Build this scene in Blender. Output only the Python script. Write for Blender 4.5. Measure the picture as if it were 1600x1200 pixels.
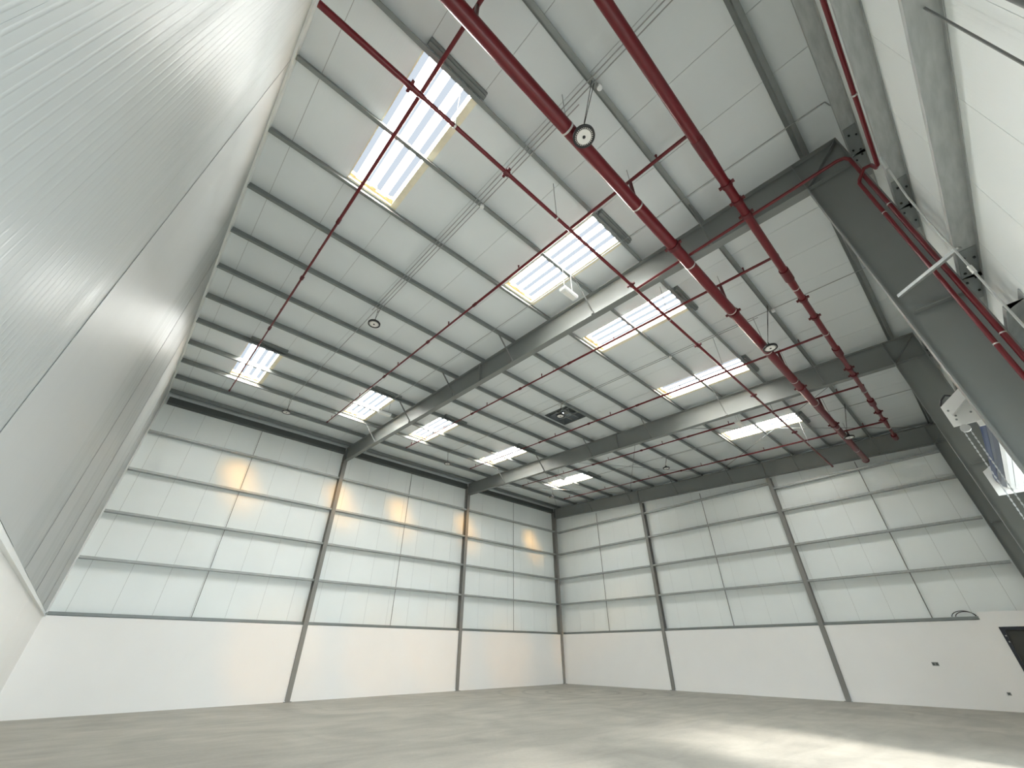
import bpy, math, random
from mathutils import Vector, Matrix
random.seed(7)
scene = bpy.context.scene
for o in list(bpy.data.objects):
    bpy.data.objects.remove(o)

# ------------------------------------------------------------------ camera
F = Vector((-0.61300507, 0.56407203, 0.55321563))
R = Vector((0.677205549, 0.735793869, 0.000162125))
U = Vector((0.40696122, -0.37474008, 0.83303808))
cd = bpy.data.cameras.new('camera')
cam = bpy.data.objects.new('camera', cd)
scene.collection.objects.link(cam)
m3 = Matrix((R, U, -F)).transposed()
cam.matrix_world = Matrix.Translation((19.927, -22.7146, 1.5676)) @ m3.to_4x4()
cd.sensor_width = 36.0
cd.lens = 631.1 / 1600 * 36.0
cd.clip_start = 0.02
cd.clip_end = 300
scene.camera = cam

# ------------------------------------------------------------------ sky, sun, exposure
SKY = 4.2
PANE = 23.0
SUN = 4.9
w = bpy.data.worlds.new('sky')
scene.world = w
w.use_nodes = True
bg = w.node_tree.nodes['Background']
bg.inputs[0].default_value = (0.80, 0.92, 1.0, 1)
bg.inputs[1].default_value = SKY
sd = bpy.data.lights.new('sun', 'SUN')
sd.energy = SUN
sd.color = (1.0, 0.95, 0.90)
sd.angle = math.radians(11)
so = bpy.data.objects.new('sun', sd)
scene.collection.objects.link(so)
so.rotation_euler = Vector((-4.45, 1.35, -2.3)).to_track_quat('-Z', 'Y').to_euler()
so.location = (30, -20, 25)
# openings of the roller door and of an unseen second one added for daylight: sampling portals, they give no light of their own
for (py, pw) in ((-13.15, 3.8), (-20.1, 4.6)):
    pd = bpy.data.lights.new('door_portal', 'AREA')
    pd.shape = 'RECTANGLE'
    pd.size = pw
    pd.size_y = 4.0
    pd.cycles.is_portal = True
    po = bpy.data.objects.new('door_portal', pd)
    scene.collection.objects.link(po)
    po.matrix_world = Matrix.Translation((21.5, py, 2.0)) @ Vector((-1, 0, 0)).to_track_quat('-Z', 'Y').to_matrix().to_4x4()
vs = scene.view_settings
vs.view_transform = 'Standard'
vs.look = 'None'
vs.gamma = 1.0
vs.use_curve_mapping = False
vs.exposure = 1.27
scene.cycles.diffuse_bounces = 8
scene.cycles.max_bounces = 14
scene.cycles.transparent_max_bounces = 12
scene.cycles.sample_clamp_indirect = 6.0
scene.cycles.use_denoising = True

# ------------------------------------------------------------------ materials
MATS = {}
def nt(name):
    m = bpy.data.materials.new(name)
    m.use_nodes = True
    n = m.node_tree.nodes
    return m, n, m.node_tree.links, n['Principled BSDF']

def mat(name, col, rough=0.5, metal=0.0, var=0.06, scale=3.0, bump=0.0, bscale=40.0, spec=0.5, stretch=(1, 1, 1)):
    """plain surface with a little procedural variation of tone and fine relief"""
    m, n, l, b = nt(name)
    tc = n.new('ShaderNodeTexCoord')
    mp = n.new('ShaderNodeMapping'); mp.inputs['Scale'].default_value = stretch
    nz = n.new('ShaderNodeTexNoise'); nz.inputs['Scale'].default_value = scale; nz.inputs['Detail'].default_value = 5
    rp = n.new('ShaderNodeMapRange'); rp.inputs[3].default_value = 1 - var; rp.inputs[4].default_value = 1 + var
    mx = n.new('ShaderNodeVectorMath'); mx.operation = 'SCALE'
    mx.inputs[0].default_value = col
    l.new(tc.outputs['Object'], mp.inputs[0]); l.new(mp.outputs[0], nz.inputs['Vector'])
    l.new(nz.outputs[0], rp.inputs[0]); l.new(rp.outputs[0], mx.inputs['Scale'])
    l.new(mx.outputs[0], b.inputs['Base Color'])
    b.inputs['Roughness'].default_value = rough
    b.inputs['Metallic'].default_value = metal
    b.inputs['Specular IOR Level'].default_value = spec
    if bump:
        nb = n.new('ShaderNodeTexNoise'); nb.inputs['Scale'].default_value = bscale
        bp = n.new('ShaderNodeBump'); bp.inputs['Strength'].default_value = bump; bp.inputs['Distance'].default_value = 0.01
        l.new(mp.outputs[0], nb.inputs['Vector']); l.new(nb.outputs[0], bp.inputs['Height']); l.new(bp.outputs[0], b.inputs['Normal'])
    MATS[name] = m
    return m

def rib_mat(name, col, rough, axis, period, strength, dist=0.002, spec=0.5, rough_var=0.0):
    """lined sandwich panel: fine pressed ribs as relief"""
    m, n, l, b = nt(name)
    tc = n.new('ShaderNodeTexCoord')
    sp = n.new('ShaderNodeSeparateXYZ'); l.new(tc.outputs['Object'], sp.inputs[0])
    mu = n.new('ShaderNodeMath'); mu.operation = 'MULTIPLY'; mu.inputs[1].default_value = 2 * math.pi / period
    sn = n.new('ShaderNodeMath'); sn.operation = 'SINE'
    l.new(sp.outputs[axis], mu.inputs[0]); l.new(mu.outputs[0], sn.inputs[0])
    pw = n.new('ShaderNodeMapRange'); pw.inputs[1].default_value = 0.55; pw.inputs[2].default_value = 1.0
    l.new(sn.outputs[0], pw.inputs[0])
    bp = n.new('ShaderNodeBump'); bp.inputs['Strength'].default_value = strength; bp.inputs['Distance'].default_value = dist
    l.new(pw.outputs[0], bp.inputs['Height']); l.new(bp.outputs[0], b.inputs['Normal'])
    nz = n.new('ShaderNodeTexNoise'); nz.inputs['Scale'].default_value = 0.7; nz.inputs['Detail'].default_value = 4
    l.new(tc.outputs['Object'], nz.inputs['Vector'])
    rp = n.new('ShaderNodeMapRange'); rp.inputs[3].default_value = 0.96; rp.inputs[4].default_value = 1.04
    mx = n.new('ShaderNodeVectorMath'); mx.operation = 'SCALE'; mx.inputs[0].default_value = col
    l.new(nz.outputs[0], rp.inputs[0]); l.new(rp.outputs[0], mx.inputs['Scale']); l.new(mx.outputs[0], b.inputs['Base Color'])
    if rough_var:
        # streaks of dust that run down the sheet
        mp = n.new('ShaderNodeMapping'); mp.inputs['Scale'].default_value = (3.0, 3.0, 0.12)
        l.new(tc.outputs['Object'], mp.inputs[0])
        n2 = n.new('ShaderNodeTexNoise'); n2.inputs['Scale'].default_value = 1.6; n2.inputs['Detail'].default_value = 3
        l.new(mp.outputs[0], n2.inputs['Vector'])
        r2 = n.new('ShaderNodeMapRange'); r2.inputs[1].default_value = 0.35; r2.inputs[2].default_value = 0.65
        r2.inputs[3].default_value = rough - rough_var; r2.inputs[4].default_value = rough + rough_var
        l.new(n2.outputs[0], r2.inputs[0]); l.new(r2.outputs[0], b.inputs['Roughness'])
    else:
        b.inputs['Roughness'].default_value = rough
    b.inputs['Specular IOR Level'].default_value = spec
    MATS[name] = m
    return m

WHITE = (0.85, 0.89, 0.885)
rib_mat('wall_panel_y', WHITE, 0.38, 1, 0.05, 0.12)
rib_mat('wall_panel_x', WHITE, 0.38, 0, 0.05, 0.12)
rib_mat('roof_panel', (0.74, 0.78, 0.79), 0.42, 1, 0.10, 0.15)
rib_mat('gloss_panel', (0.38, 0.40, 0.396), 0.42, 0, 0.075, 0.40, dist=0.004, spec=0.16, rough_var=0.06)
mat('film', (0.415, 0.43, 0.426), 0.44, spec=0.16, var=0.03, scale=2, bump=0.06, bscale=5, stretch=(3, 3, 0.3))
mat('plaster', (0.89, 0.885, 0.87), 0.75, var=0.02, scale=1.2, bump=0.05, bscale=60)
mat('white_trim', (0.80, 0.81, 0.80), 0.35, var=0.03)
mat('painted_steel', (0.20, 0.213, 0.207), 0.45, var=0.08, scale=1.5)
mat('post_steel', (0.235, 0.232, 0.22), 0.5, var=0.06, scale=1.5)
mat('galvanised', (0.24, 0.26, 0.255), 0.5, metal=0.5, var=0.14, scale=5)
mat('galv_girt', (0.42, 0.44, 0.435), 0.5, metal=0.5, var=0.30, scale=3, stretch=(6, 1.2, 6))
mat('dark_steel', (0.085, 0.095, 0.092), 0.5, var=0.1)
mat('red_paint', (0.135, 0.006, 0.011), 0.32, var=0.06, scale=6)
mat('red_fitting', (0.10, 0.006, 0.010), 0.4, var=0.06, scale=6)
mat('zinc', (0.62, 0.62, 0.60), 0.4, metal=0.5, var=0.05)
mat('rod_grey', (0.30, 0.31, 0.31), 0.45, metal=0.4)
mat('tie_steel', (0.16, 0.165, 0.16), 0.55)
mat('conduit', (0.36, 0.37, 0.37), 0.4, metal=0.3)
mat('white_conduit', (0.42, 0.43, 0.42), 0.35)
mat('black_cast', (0.012, 0.013, 0.016), 0.45, var=0.1)
mat('cable_black', (0.02, 0.02, 0.022), 0.5)
mat('lens_white', (0.80, 0.78, 0.74), 0.3)
mat('white_plastic', (0.82, 0.83, 0.82), 0.4)
mat('curb', (0.80, 0.75, 0.58), 0.6, var=0.12, scale=9)
mat('foam', (0.70, 0.58, 0.34), 0.85, var=0.3, scale=20, bump=0.6, bscale=25)
mat('white_plate', (0.74, 0.74, 0.72), 0.4, var=0.05)
mat('blue_slat', (0.010, 0.034, 0.125), 0.3, var=0.08)
mat('slate_slat', (0.06, 0.075, 0.11), 0.3, var=0.08)
mat('white_slat', (0.8, 0.82, 0.84), 0.3, var=0.03)
mat('navy_frame', (0.006, 0.008, 0.016), 0.35)
mat('door_leaf', (0.05, 0.052, 0.045), 0.5, var=0.1)
mat('chain', (0.72, 0.74, 0.76), 0.3, metal=0.4)
mat('joint', (0.30, 0.31, 0.30), 0.8)
mat('outer_sheet', (0.45, 0.46, 0.46), 0.6)
mat('apron', (0.42, 0.41, 0.38), 0.9, var=0.1)

def floor_mat():
    m, n, l, b = nt('concrete')
    tc = n.new('ShaderNodeTexCoord')
    def noise(scale, det, st=(1, 1, 1), dist=0.0):
        mp = n.new('ShaderNodeMapping'); mp.inputs['Scale'].default_value = st
        mp.inputs['Rotation'].default_value = (0, 0, 0.6)
        l.new(tc.outputs['Object'], mp.inputs[0])
        t = n.new('ShaderNodeTexNoise'); t.inputs['Scale'].default_value = scale; t.inputs['Detail'].default_value = det
        t.inputs['Distortion'].default_value = dist
        l.new(mp.outputs[0], t.inputs['Vector']); return t.outputs[0]
    def rng(s, a, bb, lo=0.3, hi=0.7):
        r = n.new('ShaderNodeMapRange'); r.inputs[1].default_value = lo; r.inputs[2].default_value = hi
        r.inputs[3].default_value = a; r.inputs[4].default_value = bb; l.new(s, r.inputs[0]); return r.outputs[0]
    def mul(a, c):
        k = n.new('ShaderNodeMath'); k.operation = 'MULTIPLY'; l.new(a, k.inputs[0]); l.new(c, k.inputs[1]); return k.outputs[0]
    f = mul(rng(noise(0.35, 6, dist=1.5), 0.80, 1.10), rng(noise(1.6, 8, (1, 0.3, 1), 1.2), 0.86, 1.08))
    f = mul(f, rng(noise(14, 4), 0.96, 1.04))
    # curved tyre scuffs near the far corner
    mp = n.new('ShaderNodeMapping'); mp.inputs['Location'].default_value = (-4.6, 4.2, 0)
    l.new(tc.outputs['Object'], mp.inputs[0])
    wv = n.new('ShaderNodeTexWave'); wv.wave_type = 'RINGS'; wv.rings_direction = 'SPHERICAL'
    wv.inputs['Scale'].default_value = 0.28; wv.inputs['Distortion'].default_value = 2.5; wv.inputs['Detail Scale'].default_value = 0.4
    l.new(mp.outputs[0], wv.inputs['Vector'])
    ln = n.new('ShaderNodeVectorMath'); ln.operation = 'LENGTH'; l.new(mp.outputs[0], ln.inputs[0])
    fall = rng(ln.outputs['Value'], 1.0, 0.0, 2.5, 5.5)
    thin = rng(wv.outputs[1], 0.0, 0.26, 0.90, 1.0)
    sc = mul(fall, thin)
    iv = n.new('ShaderNodeMath'); iv.operation = 'SUBTRACT'; iv.inputs[0].default_value = 1.0; l.new(sc, iv.inputs[1])
    f = mul(f, iv.outputs[0])
    mx = n.new('ShaderNodeVectorMath'); mx.operation = 'SCALE'; mx.inputs[0].default_value = (0.36, 0.345, 0.30)
    l.new(f, mx.inputs['Scale']); l.new(mx.outputs[0], b.inputs['Base Color'])
    b.inputs['Roughness'].default_value = 0.55
    bp = n.new('ShaderNodeBump'); bp.inputs['Strength'].default_value = 0.15; bp.inputs['Distance'].default_value = 0.01
    l.new(noise(9, 6), bp.inputs['Height']); l.new(bp.outputs[0], b.inputs['Normal'])
    MATS['concrete'] = m
floor_mat()

def pane_mat(name, strength, tint, open_part):
    """translucent ribbed daylight sheet: its daylight and rib stripes are put in as emission, with a part that lets the sun straight through"""
    m = bpy.data.materials.new(name); m.use_nodes = True
    n = m.node_tree.nodes; l = m.node_tree.links
    n.remove(n['Principled BSDF'])
    out = n['Material Output']
    tc = n.new('ShaderNodeTexCoord'); sp = n.new('ShaderNodeSeparateXYZ'); l.new(tc.outputs['Object'], sp.inputs[0])
    mu = n.new('ShaderNodeMath'); mu.operation = 'MULTIPLY'; mu.inputs[1].default_value = 2 * math.pi / 0.275
    sn = n.new('ShaderNodeMath'); sn.operation = 'SINE'
    l.new(sp.outputs[1], mu.inputs[0]); l.new(mu.outputs[0], sn.inputs[0])
    cr = n.new('ShaderNodeValToRGB')
    cr.color_ramp.elements[0].position = 0.28; cr.color_ramp.elements[0].color = (0.90, 0.97, 1.0, 1)
    cr.color_ramp.elements[1].position = 0.62; cr.color_ramp.elements[1].color = (0.0105, 0.0125, 0.0150, 1)
    mr = n.new('ShaderNodeMapRange'); mr.inputs[1].default_value = -1; l.new(sn.outputs[0], mr.inputs[0])
    l.new(mr.outputs[0], cr.inputs[0])
    em = n.new('ShaderNodeEmission'); em.inputs[1].default_value = strength
    l.new(cr.outputs[0], em.inputs[0])
    tr = n.new('ShaderNodeBsdfTransparent')
    tn = n.new('ShaderNodeVectorMath'); tn.operation = 'MULTIPLY'
    tn.inputs[1].default_value = [c * open_part for c in tint[:3]]
    l.new(cr.outputs[0], tn.inputs[0]); l.new(tn.outputs[0], tr.inputs[0])
    mx = n.new('ShaderNodeAddShader')
    l.new(em.outputs[0], mx.inputs[0]); l.new(tr.outputs[0], mx.inputs[1])
    l.new(mx.outputs[0], out.inputs[0])
    MATS[name] = m
pane_mat('daylight_pane', PANE, (1.0, 0.47, 0.05, 1), 1.0)
pane_mat('hatch_pane', 1.6, (1, 1, 1, 1), 0.02)

# ------------------------------------------------------------------ mesh helpers
class MB:
    def __init__(s):
        s.v = []; s.f = []; s.sm = []
    def hexa(s, p):
        """p: 8 points, bottom ring 0-3 counter-clockwise from above, top ring 4-7"""
        b = len(s.v); s.v += [tuple(q) for q in p]
        for f in ((3, 2, 1, 0), (4, 5, 6, 7), (0, 1, 5, 4), (1, 2, 6, 5), (2, 3, 7, 6), (3, 0, 4, 7)):
            s.f.append(tuple(b + i for i in f)); s.sm.append(False)
        return s
    def box(s, x0, x1, y0, y1, z0, z1):
        return s.hexa([(x0, y0, z0), (x1, y0, z0), (x1, y1, z0), (x0, y1, z0), (x0, y0, z1), (x1, y0, z1), (x1, y1, z1), (x0, y1, z1)])
    def slope(s, x0, x1, y0, y1, zb0, zb1, zt0, zt1):
        """box whose bottom and top heights change from x0 to x1"""
        return s.hexa([(x0, y0, zb0), (x1, y0, zb1), (x1, y1, zb1), (x0, y1, zb0), (x0, y0, zt0), (x1, y0, zt1), (x1, y1, zt1), (x0, y1, zt0)])
    def bar(s, p, q, wd, th, up=(0, 0, 1)):
        """rectangular bar from p to q"""
        p = Vector(p); q = Vector(q); d = (q - p).normalized()
        a = d.cross(Vector(up))
        if a.length < 1e-4: a = d.cross(Vector((1, 0, 0)))
        a.normalize(); c = a.cross(d).normalized()
        a *= wd / 2; c *= th / 2
        return s.hexa([p - a - c, q - a - c, q + a - c, p + a - c, p - a + c, q - a + c, q + a + c, p + a + c])
    def profile(s, pts, axis, a, b):
        """closed 2D outline swept along an axis; pts in the other two axes' order"""
        n = len(pts); k = len(s.v)
        for t in (a, b):
            for (u, w_) in pts:
                s.v.append({'x': (t, u, w_), 'y': (u, t, w_), 'z': (u, w_, t)}[axis])
        for i in range(n):
            j = (i + 1) % n
            s.f.append((k + i, k + j, k + n + j, k + n + i)); s.sm.append(False)
        s.f.append(tuple(k + i for i in reversed(range(n)))); s.sm.append(False)
        s.f.append(tuple(k + n + i for i in range(n))); s.sm.append(False)
        return s
    def tube(s, pts, r, n=10, caps=True):
        pts = [Vector(p) for p in pts]
        rs = r if isinstance(r, (list, tuple)) else [r] * len(pts)
        k = len(s.v); ref = None
        for i, p in enumerate(pts):
            if i == 0: d = pts[1] - p
            elif i == len(pts) - 1: d = p - pts[i - 1]
            else: d = (pts[i + 1] - p).normalized() + (p - pts[i - 1]).normalized()
            d.normalize()
            if ref is None:
                ref = d.orthogonal().normalized()
            ref = (ref - d * ref.dot(d)).normalized()
            bi = d.cross(ref)
            for t in range(n):
                a = 2 * math.pi * t / n
                s.v.append(tuple(p + (ref * math.cos(a) + bi * math.sin(a)) * rs[i]))
        for i in range(len(pts) - 1):
            for t in range(n):
                u = (t + 1) % n
                s.f.append((k + i * n + t, k + i * n + u, k + (i + 1) * n + u, k + (i + 1) * n + t)); s.sm.append(True)
        if caps:
            for ring, rev in ((0, True), (len(pts) - 1, False)):
                c = len(s.v)
                for t in range(n): s.v.append(s.v[k + ring * n + t])
                ids = list(range(c, c + n))
                s.f.append(tuple(reversed(ids)) if rev else tuple(ids)); s.sm.append(False)
        return s
    def lathe(s, prof, cx, cy, n=32):
        """rings (r, z) around a vertical axis"""
        k = len(s.v)
        for (r, z) in prof:
            for t in range(n):
                a = 2 * math.pi * t / n
                s.v.append((cx + r * math.cos(a), cy + r * math.sin(a), z))
        for i in range(len(prof) - 1):
            for t in range(n):
                u = (t + 1) % n
                s.f.append((k + i * n + t, k + i * n + u, k + (i + 1) * n + u, k + (i + 1) * n + t)); s.sm.append(False)
        s.f.append(tuple(k + t for t in reversed(range(n)))); s.sm.append(False)
        e = k + (len(prof) - 1) * n
        s.f.append(tuple(e + t for t in range(n))); s.sm.append(False)
        return s
    def build(s, name, material, parent=None, origin=None, props=None):
        org = Vector(parent['_o']) if parent is not None else Vector(origin or (0, 0, 0))
        me = bpy.data.meshes.new(name)
        me.from_pydata([tuple(Vector(v) - org) for v in s.v], [], s.f)
        me.polygons.foreach_set('use_smooth', s.sm)
        me.materials.append(MATS[material])
        import bmesh
        b = bmesh.new(); b.from_mesh(me); bmesh.ops.recalc_face_normals(b, faces=b.faces); b.to_mesh(me); b.free()
        o = bpy.data.objects.new(name, me)
        scene.collection.objects.link(o)
        if parent is not None: o.parent = parent
        else: o.location = org
        o['_o'] = tuple(org)
        for kk, vv in (props or {}).items(): o[kk] = vv
        return o

def empty(name, loc):
    o = bpy.data.objects.new(name, None)
    scene.collection.objects.link(o); o.location = loc; o['_o'] = tuple(loc); o.empty_display_size = 0.1
    return o
def tag(o, label, cat, group=None):
    o['label'] = label; o['category'] = cat
    if group: o['group'] = group
    return o
def thing(name, loc, label, cat, group=None):
    return tag(empty(name, loc), label, cat, group)
def struct(o, label=None):
    o['kind'] = 'structure'
    if label: o['label'] = label
    return o
ORD = ['first', 'second', 'third', 'fourth', 'fifth', 'sixth', 'seventh', 'eighth', 'ninth', 'tenth', 'eleventh', 'twelfth', 'thirteenth', 'fourteenth']

# ------------------------------------------------------------------ main dimensions (metres)
SL = -0.0494
def zr(x): return 10.56 + SL * x            # underside of the roof panels
YC, YF1, YF2, YF3 = -23.63, -15.89, -8.02, -0.12
XD = 21.22                                   # outer flange of the right-hand columns
XW = 21.42                                   # right wall panel face
PX = [0.35 + 1.5327 * k for k in range(13)] + [20.75]
BAYS = [(YC, YF1, 'bay beside the glossy wall'), (YF1, YF2, 'middle bay'), (YF2, YF3, 'far bay')]
SKY_Y = [(-22.1, -21.0), (-17.7, -16.6), (-14.4, -13.3), (-10.0, -8.9), (-4.5, -3.4)]
SKY_X = [(3.45, 6.45), (14.18, 17.18)]

# ------------------------------------------------------------------ setting: floor, ground, walls, roof
fl = MB().box(-0.3, 21.5, -23.75, 0.3, -0.2, 0.0).build('floor', 'concrete'); struct(fl, 'pale trowelled concrete floor')
gr = MB().box(21.5, 60, -50, 30, -0.25, -0.03).build('ground', 'apron'); struct(gr, 'concrete yard outside the open roller door')

HB = 2.5
GY = [-22.1 + 1.1 * j for j in range(-1, 21)]
def strips(a, b, grid):
    e = [a] + [g for g in grid if a + 0.15 < g < b - 0.15] + [b]
    return list(zip(e[:-1], e[1:]))
G = 0.003
# back wall (behind the low plastered wall: tall lined panels)
wb = MB()
for (a, b) in ((YC + 0.0, YF1 - 0.095), (YF1 + 0.095, YF2 - 0.095), (YF2 + 0.095, -0.22)):
    wb.box(-0.22, -0.02, a, b, 0, HB)
wb.box(-0.22, -0.02, -0.035, 0.0, 0, HB)
wb = wb.build('wall_back', 'plaster'); struct(wb, 'long wall of white plaster below and white lined panels above')
MB().box(-0.42, -0.36, -23.8, 0.4, 0, 10.9).build('outer_sheet', 'outer_sheet', wb)
for (a, b) in strips(YC, 0.2, GY):
    MB().box(-0.36, -0.25, a + G, b - G, HB - 0.05, 10.55).build('panel', 'wall_panel_y', wb)
MB().box(-0.359, -0.256, YC, 0.2, HB - 0.05, 10.5).build('joint_seal', 'joint', wb)

# right wall with gable columns
wr = MB()
CB = [7.02, 14.26]
for (a, b) in ((0.0, CB[0] - 0.095), (CB[0] + 0.095, CB[1] - 0.095), (CB[1] + 0.095, 21.2)):
    wr.box(a, b, 0.0, 0.2, 0, HB)
wr = wr.build('wall_right', 'plaster'); struct(wr, 'far end wall of white plaster below and white lined panels above')
MB().profile([(-0.42, 0), (21.6, 0), (21.6, 9.6), (-0.42, 10.75)], 'y', 0.33, 0.4).build('outer_sheet', 'outer_sheet', wr)
GX = [0.2 + 1.1 * j for j in range(20)]
for (a, b) in strips(-0.25, XW, GX):
    MB().slope(a + G, b - G, 0.22, 0.33, HB - 0.05, HB - 0.05, zr(a) - 0.003, zr(b) - 0.003).build('panel', 'wall_panel_x', wr)
MB().slope(-0.25, XW, 0.226, 0.33, HB - 0.05, HB - 0.05, zr(0) - 0.05, zr(XW) - 0.05).build('joint_seal', 'joint', wr)

# glossy left wall close to the camera
wl = MB()
wl.box(-0.2, 7.08, -23.85, YC, 0, HB - 0.02).box(7.092, 14.0, -23.85, YC, 0, HB - 0.02).box(14.012, 21.2, -23.85, YC, 0, HB - 0.02)
wl = wl.build('wall_left', 'plaster'); struct(wl, 'near left wall of glossy white ribbed sheets over white plaster')
MB().box(-0.2, 21.4, -23.84, YC - 0.008, 0, HB - 0.03).build('joint_seal', 'joint', wl)
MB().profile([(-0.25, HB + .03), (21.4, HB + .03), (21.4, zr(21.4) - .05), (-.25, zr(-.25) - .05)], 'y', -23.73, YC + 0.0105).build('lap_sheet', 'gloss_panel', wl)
MB().profile([(-0.42, 0), (21.6, 0), (21.6, 9.6), (-0.42, 10.75)], 'y', -23.95, -23.87).build('outer_sheet', 'outer_sheet', wl)
GC = [0.9 + 1.1 * j for j in range(19)]
for i, (a, b) in enumerate(strips(-0.25, XW, GC)):
    d = 0
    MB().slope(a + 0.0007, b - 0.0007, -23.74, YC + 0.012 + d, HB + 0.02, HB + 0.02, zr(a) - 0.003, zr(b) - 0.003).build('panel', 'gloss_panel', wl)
# strips of protective film left on the sheets
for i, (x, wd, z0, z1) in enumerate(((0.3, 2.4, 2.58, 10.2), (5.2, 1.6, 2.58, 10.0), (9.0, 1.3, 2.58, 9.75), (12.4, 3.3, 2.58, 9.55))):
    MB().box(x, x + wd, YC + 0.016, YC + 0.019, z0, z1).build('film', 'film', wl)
tr1 = MB().box(-0.05, 21.2, YC, YC + 0.05, HB - 0.03, HB - 0.005).box(-0.05, 21.2, YC, YC + 0.02, HB - 0.005, HB + 0.07).build('trim_1', 'white_trim'); struct(tr1, 'white base flashing under the glossy sheets')
tr2 = MB().slope(-0.25, 21.2, YC, YC + 0.05, zr(0) - 0.34, zr(21.2) - 0.34, zr(0) - 0.006, zr(21.2) - 0.006).build('trim_2', 'white_trim'); struct(tr2, 'white flashing where the glossy wall meets the roof')
tr3 = MB().box(-0.25, 0.10, YC, YC + 0.05, HB + 0.07, 10.2).build('trim_3', 'white_trim'); struct(tr3, 'white corner flashing between glossy wall and back wall')

# wall on the camera's right, with the open roller door
DY0, DY1, DZ = -15.05, -11.25, 4.02
EY0, EY1 = -22.4, -17.8  # unseen second door opening, added to let more daylight onto the walls
wf = MB()
for (a, b) in ((YC, EY0), (EY1, DY0), (DY1, 0.0)): wf.box(21.2, 21.6, a, b, 0, HB)
wf = wf.build('wall_front', 'plaster'); struct(wf, 'wall on the right of white plaster below and lined panels above')
m = MB()
for (a, b) in ((-23.8, EY0), (EY1, DY0), (DY1, 0.4)): m.box(21.54, 21.6, a, b, HB, 9.6)
for (a, b) in ((EY0, EY1), (DY0, DY1)): m.box(21.54, 21.6, a, b, DZ, 9.6)
m.build('outer_sheet', 'outer_sheet', wf)
for (a, b) in strips(YC, 0.2, GY):
    z0 = HB - 0.05
    if (a > DY0 - 0.5 and b < DY1 + 0.5) or (a > EY0 - 0.5 and b < EY1 + 0.5): z0 = DZ
    MB().box(XW, 21.53, a + G, b - G, z0, zr(XW) - 0.005).build('panel', 'wall_panel_y', wf)
m = MB()
for (a, b) in ((YC, EY0 - .3), (EY1 + .3, DY0 - 0.3), (DY1 + .3, 0.2)): m.box(XW + 0.006, 21.53, a, b, HB, 9.45)
for (a, b) in ((EY0 - .3, EY1 + .3), (DY0 - .3, DY1 + .3)): m.box(XW + 0.006, 21.53, a, b, DZ + .02, 9.45)
m.build('joint_seal', 'joint', wf)
for (a, b) in ((EY0, EY1), (DY0, DY1)):
    MB().box(21.2, 21.6, a - 0.06, a, 0, DZ).box(21.2, 21.6, b, b + 0.06, 0, DZ).box(21.2, 21.6, a - 0.06, b + 0.06, DZ, DZ + 0.08).build('door_reveal', 'white_trim', wf)

# roof: outer deck with openings, and one lined panel per strip
FX0, FX1, FY0, FY1 = 9.66, 10.98, -11.35, -10.05     # square hatch
holes = [(xa, xb, ya, yb) for (ya, yb) in SKY_Y for (xa, xb) in SKY_X]
def roof_box(mb, xa, xb, ya, yb, o0, o1):
    return mb.slope(xa, xb, ya, yb, zr(xa) + o0, zr(xb) + o0, zr(xa) + o1, zr(xb) + o1)
ys = strips(-23.8, 0.4, GY)
deck = MB(); seal = MB()
panels = []
for (a, b) in ys:
    cuts = sorted([(h[0], h[1]) for h in holes if abs(h[2] - a) < 0.06 and abs(h[3] - b) < 0.06])
    x = -0.45; segs = []
    for (c, d) in cuts:
        segs.append((x, c)); x = d
    segs.append((x, 21.62))
    for (c, d) in segs:
        panels.append((c, d, a, b))
for (c, d, a, b) in panels:
    # the hatch sits in one strip: leave its square out
    if a < FY0 + 0.3 and b > FY1 - 0.3 or (a < FY1 and b > FY0):
        parts = []
        if a < FY0 and b > FY0: ya, yb = FY0, b
        elif a < FY1 and b > FY1: ya, yb = a, FY1
        else: ya, yb = a, b
        parts = [(c, FX0, a, b), (FX1, d, a, b)]
        if ya > a: parts.append((FX0, FX1, a, ya))
        if yb < b: parts.append((FX0, FX1, yb, b))
    else:
        parts = [(c, d, a, b)]
    for (c2, d2, a2, b2) in parts:
        if b2 - a2 > 0.02 and d2 > c2:
            roof_box(deck, c2, d2, a2, b2, 0.012, 0.16)
ceil = deck.build('ceiling', 'outer_sheet'); struct(ceil, 'sloping roof of white lined panels with daylight openings')
for (c, d, a, b) in panels:
    over = (a < FY1 and b > FY0) and c < FX0 and d > FX1
    segs = [(c, d)] if not over else [(c, FX0), (FX1, d)]
    for (c2, d2) in segs:
        roof_box(MB(), c2, d2, a + 0.005, b - 0.005, 0.0, 0.05).build('panel', 'roof_panel', ceil)
    if over:
        for (ya, yb) in ((a + 0.005, max(a + 0.005, FY0)), (min(b - 0.005, FY1), b - 0.005)):
            if yb - ya > 0.03:
                roof_box(MB(), FX0, FX1, ya, yb, 0.0, 0.05).build('panel', 'roof_panel', ceil)

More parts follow.
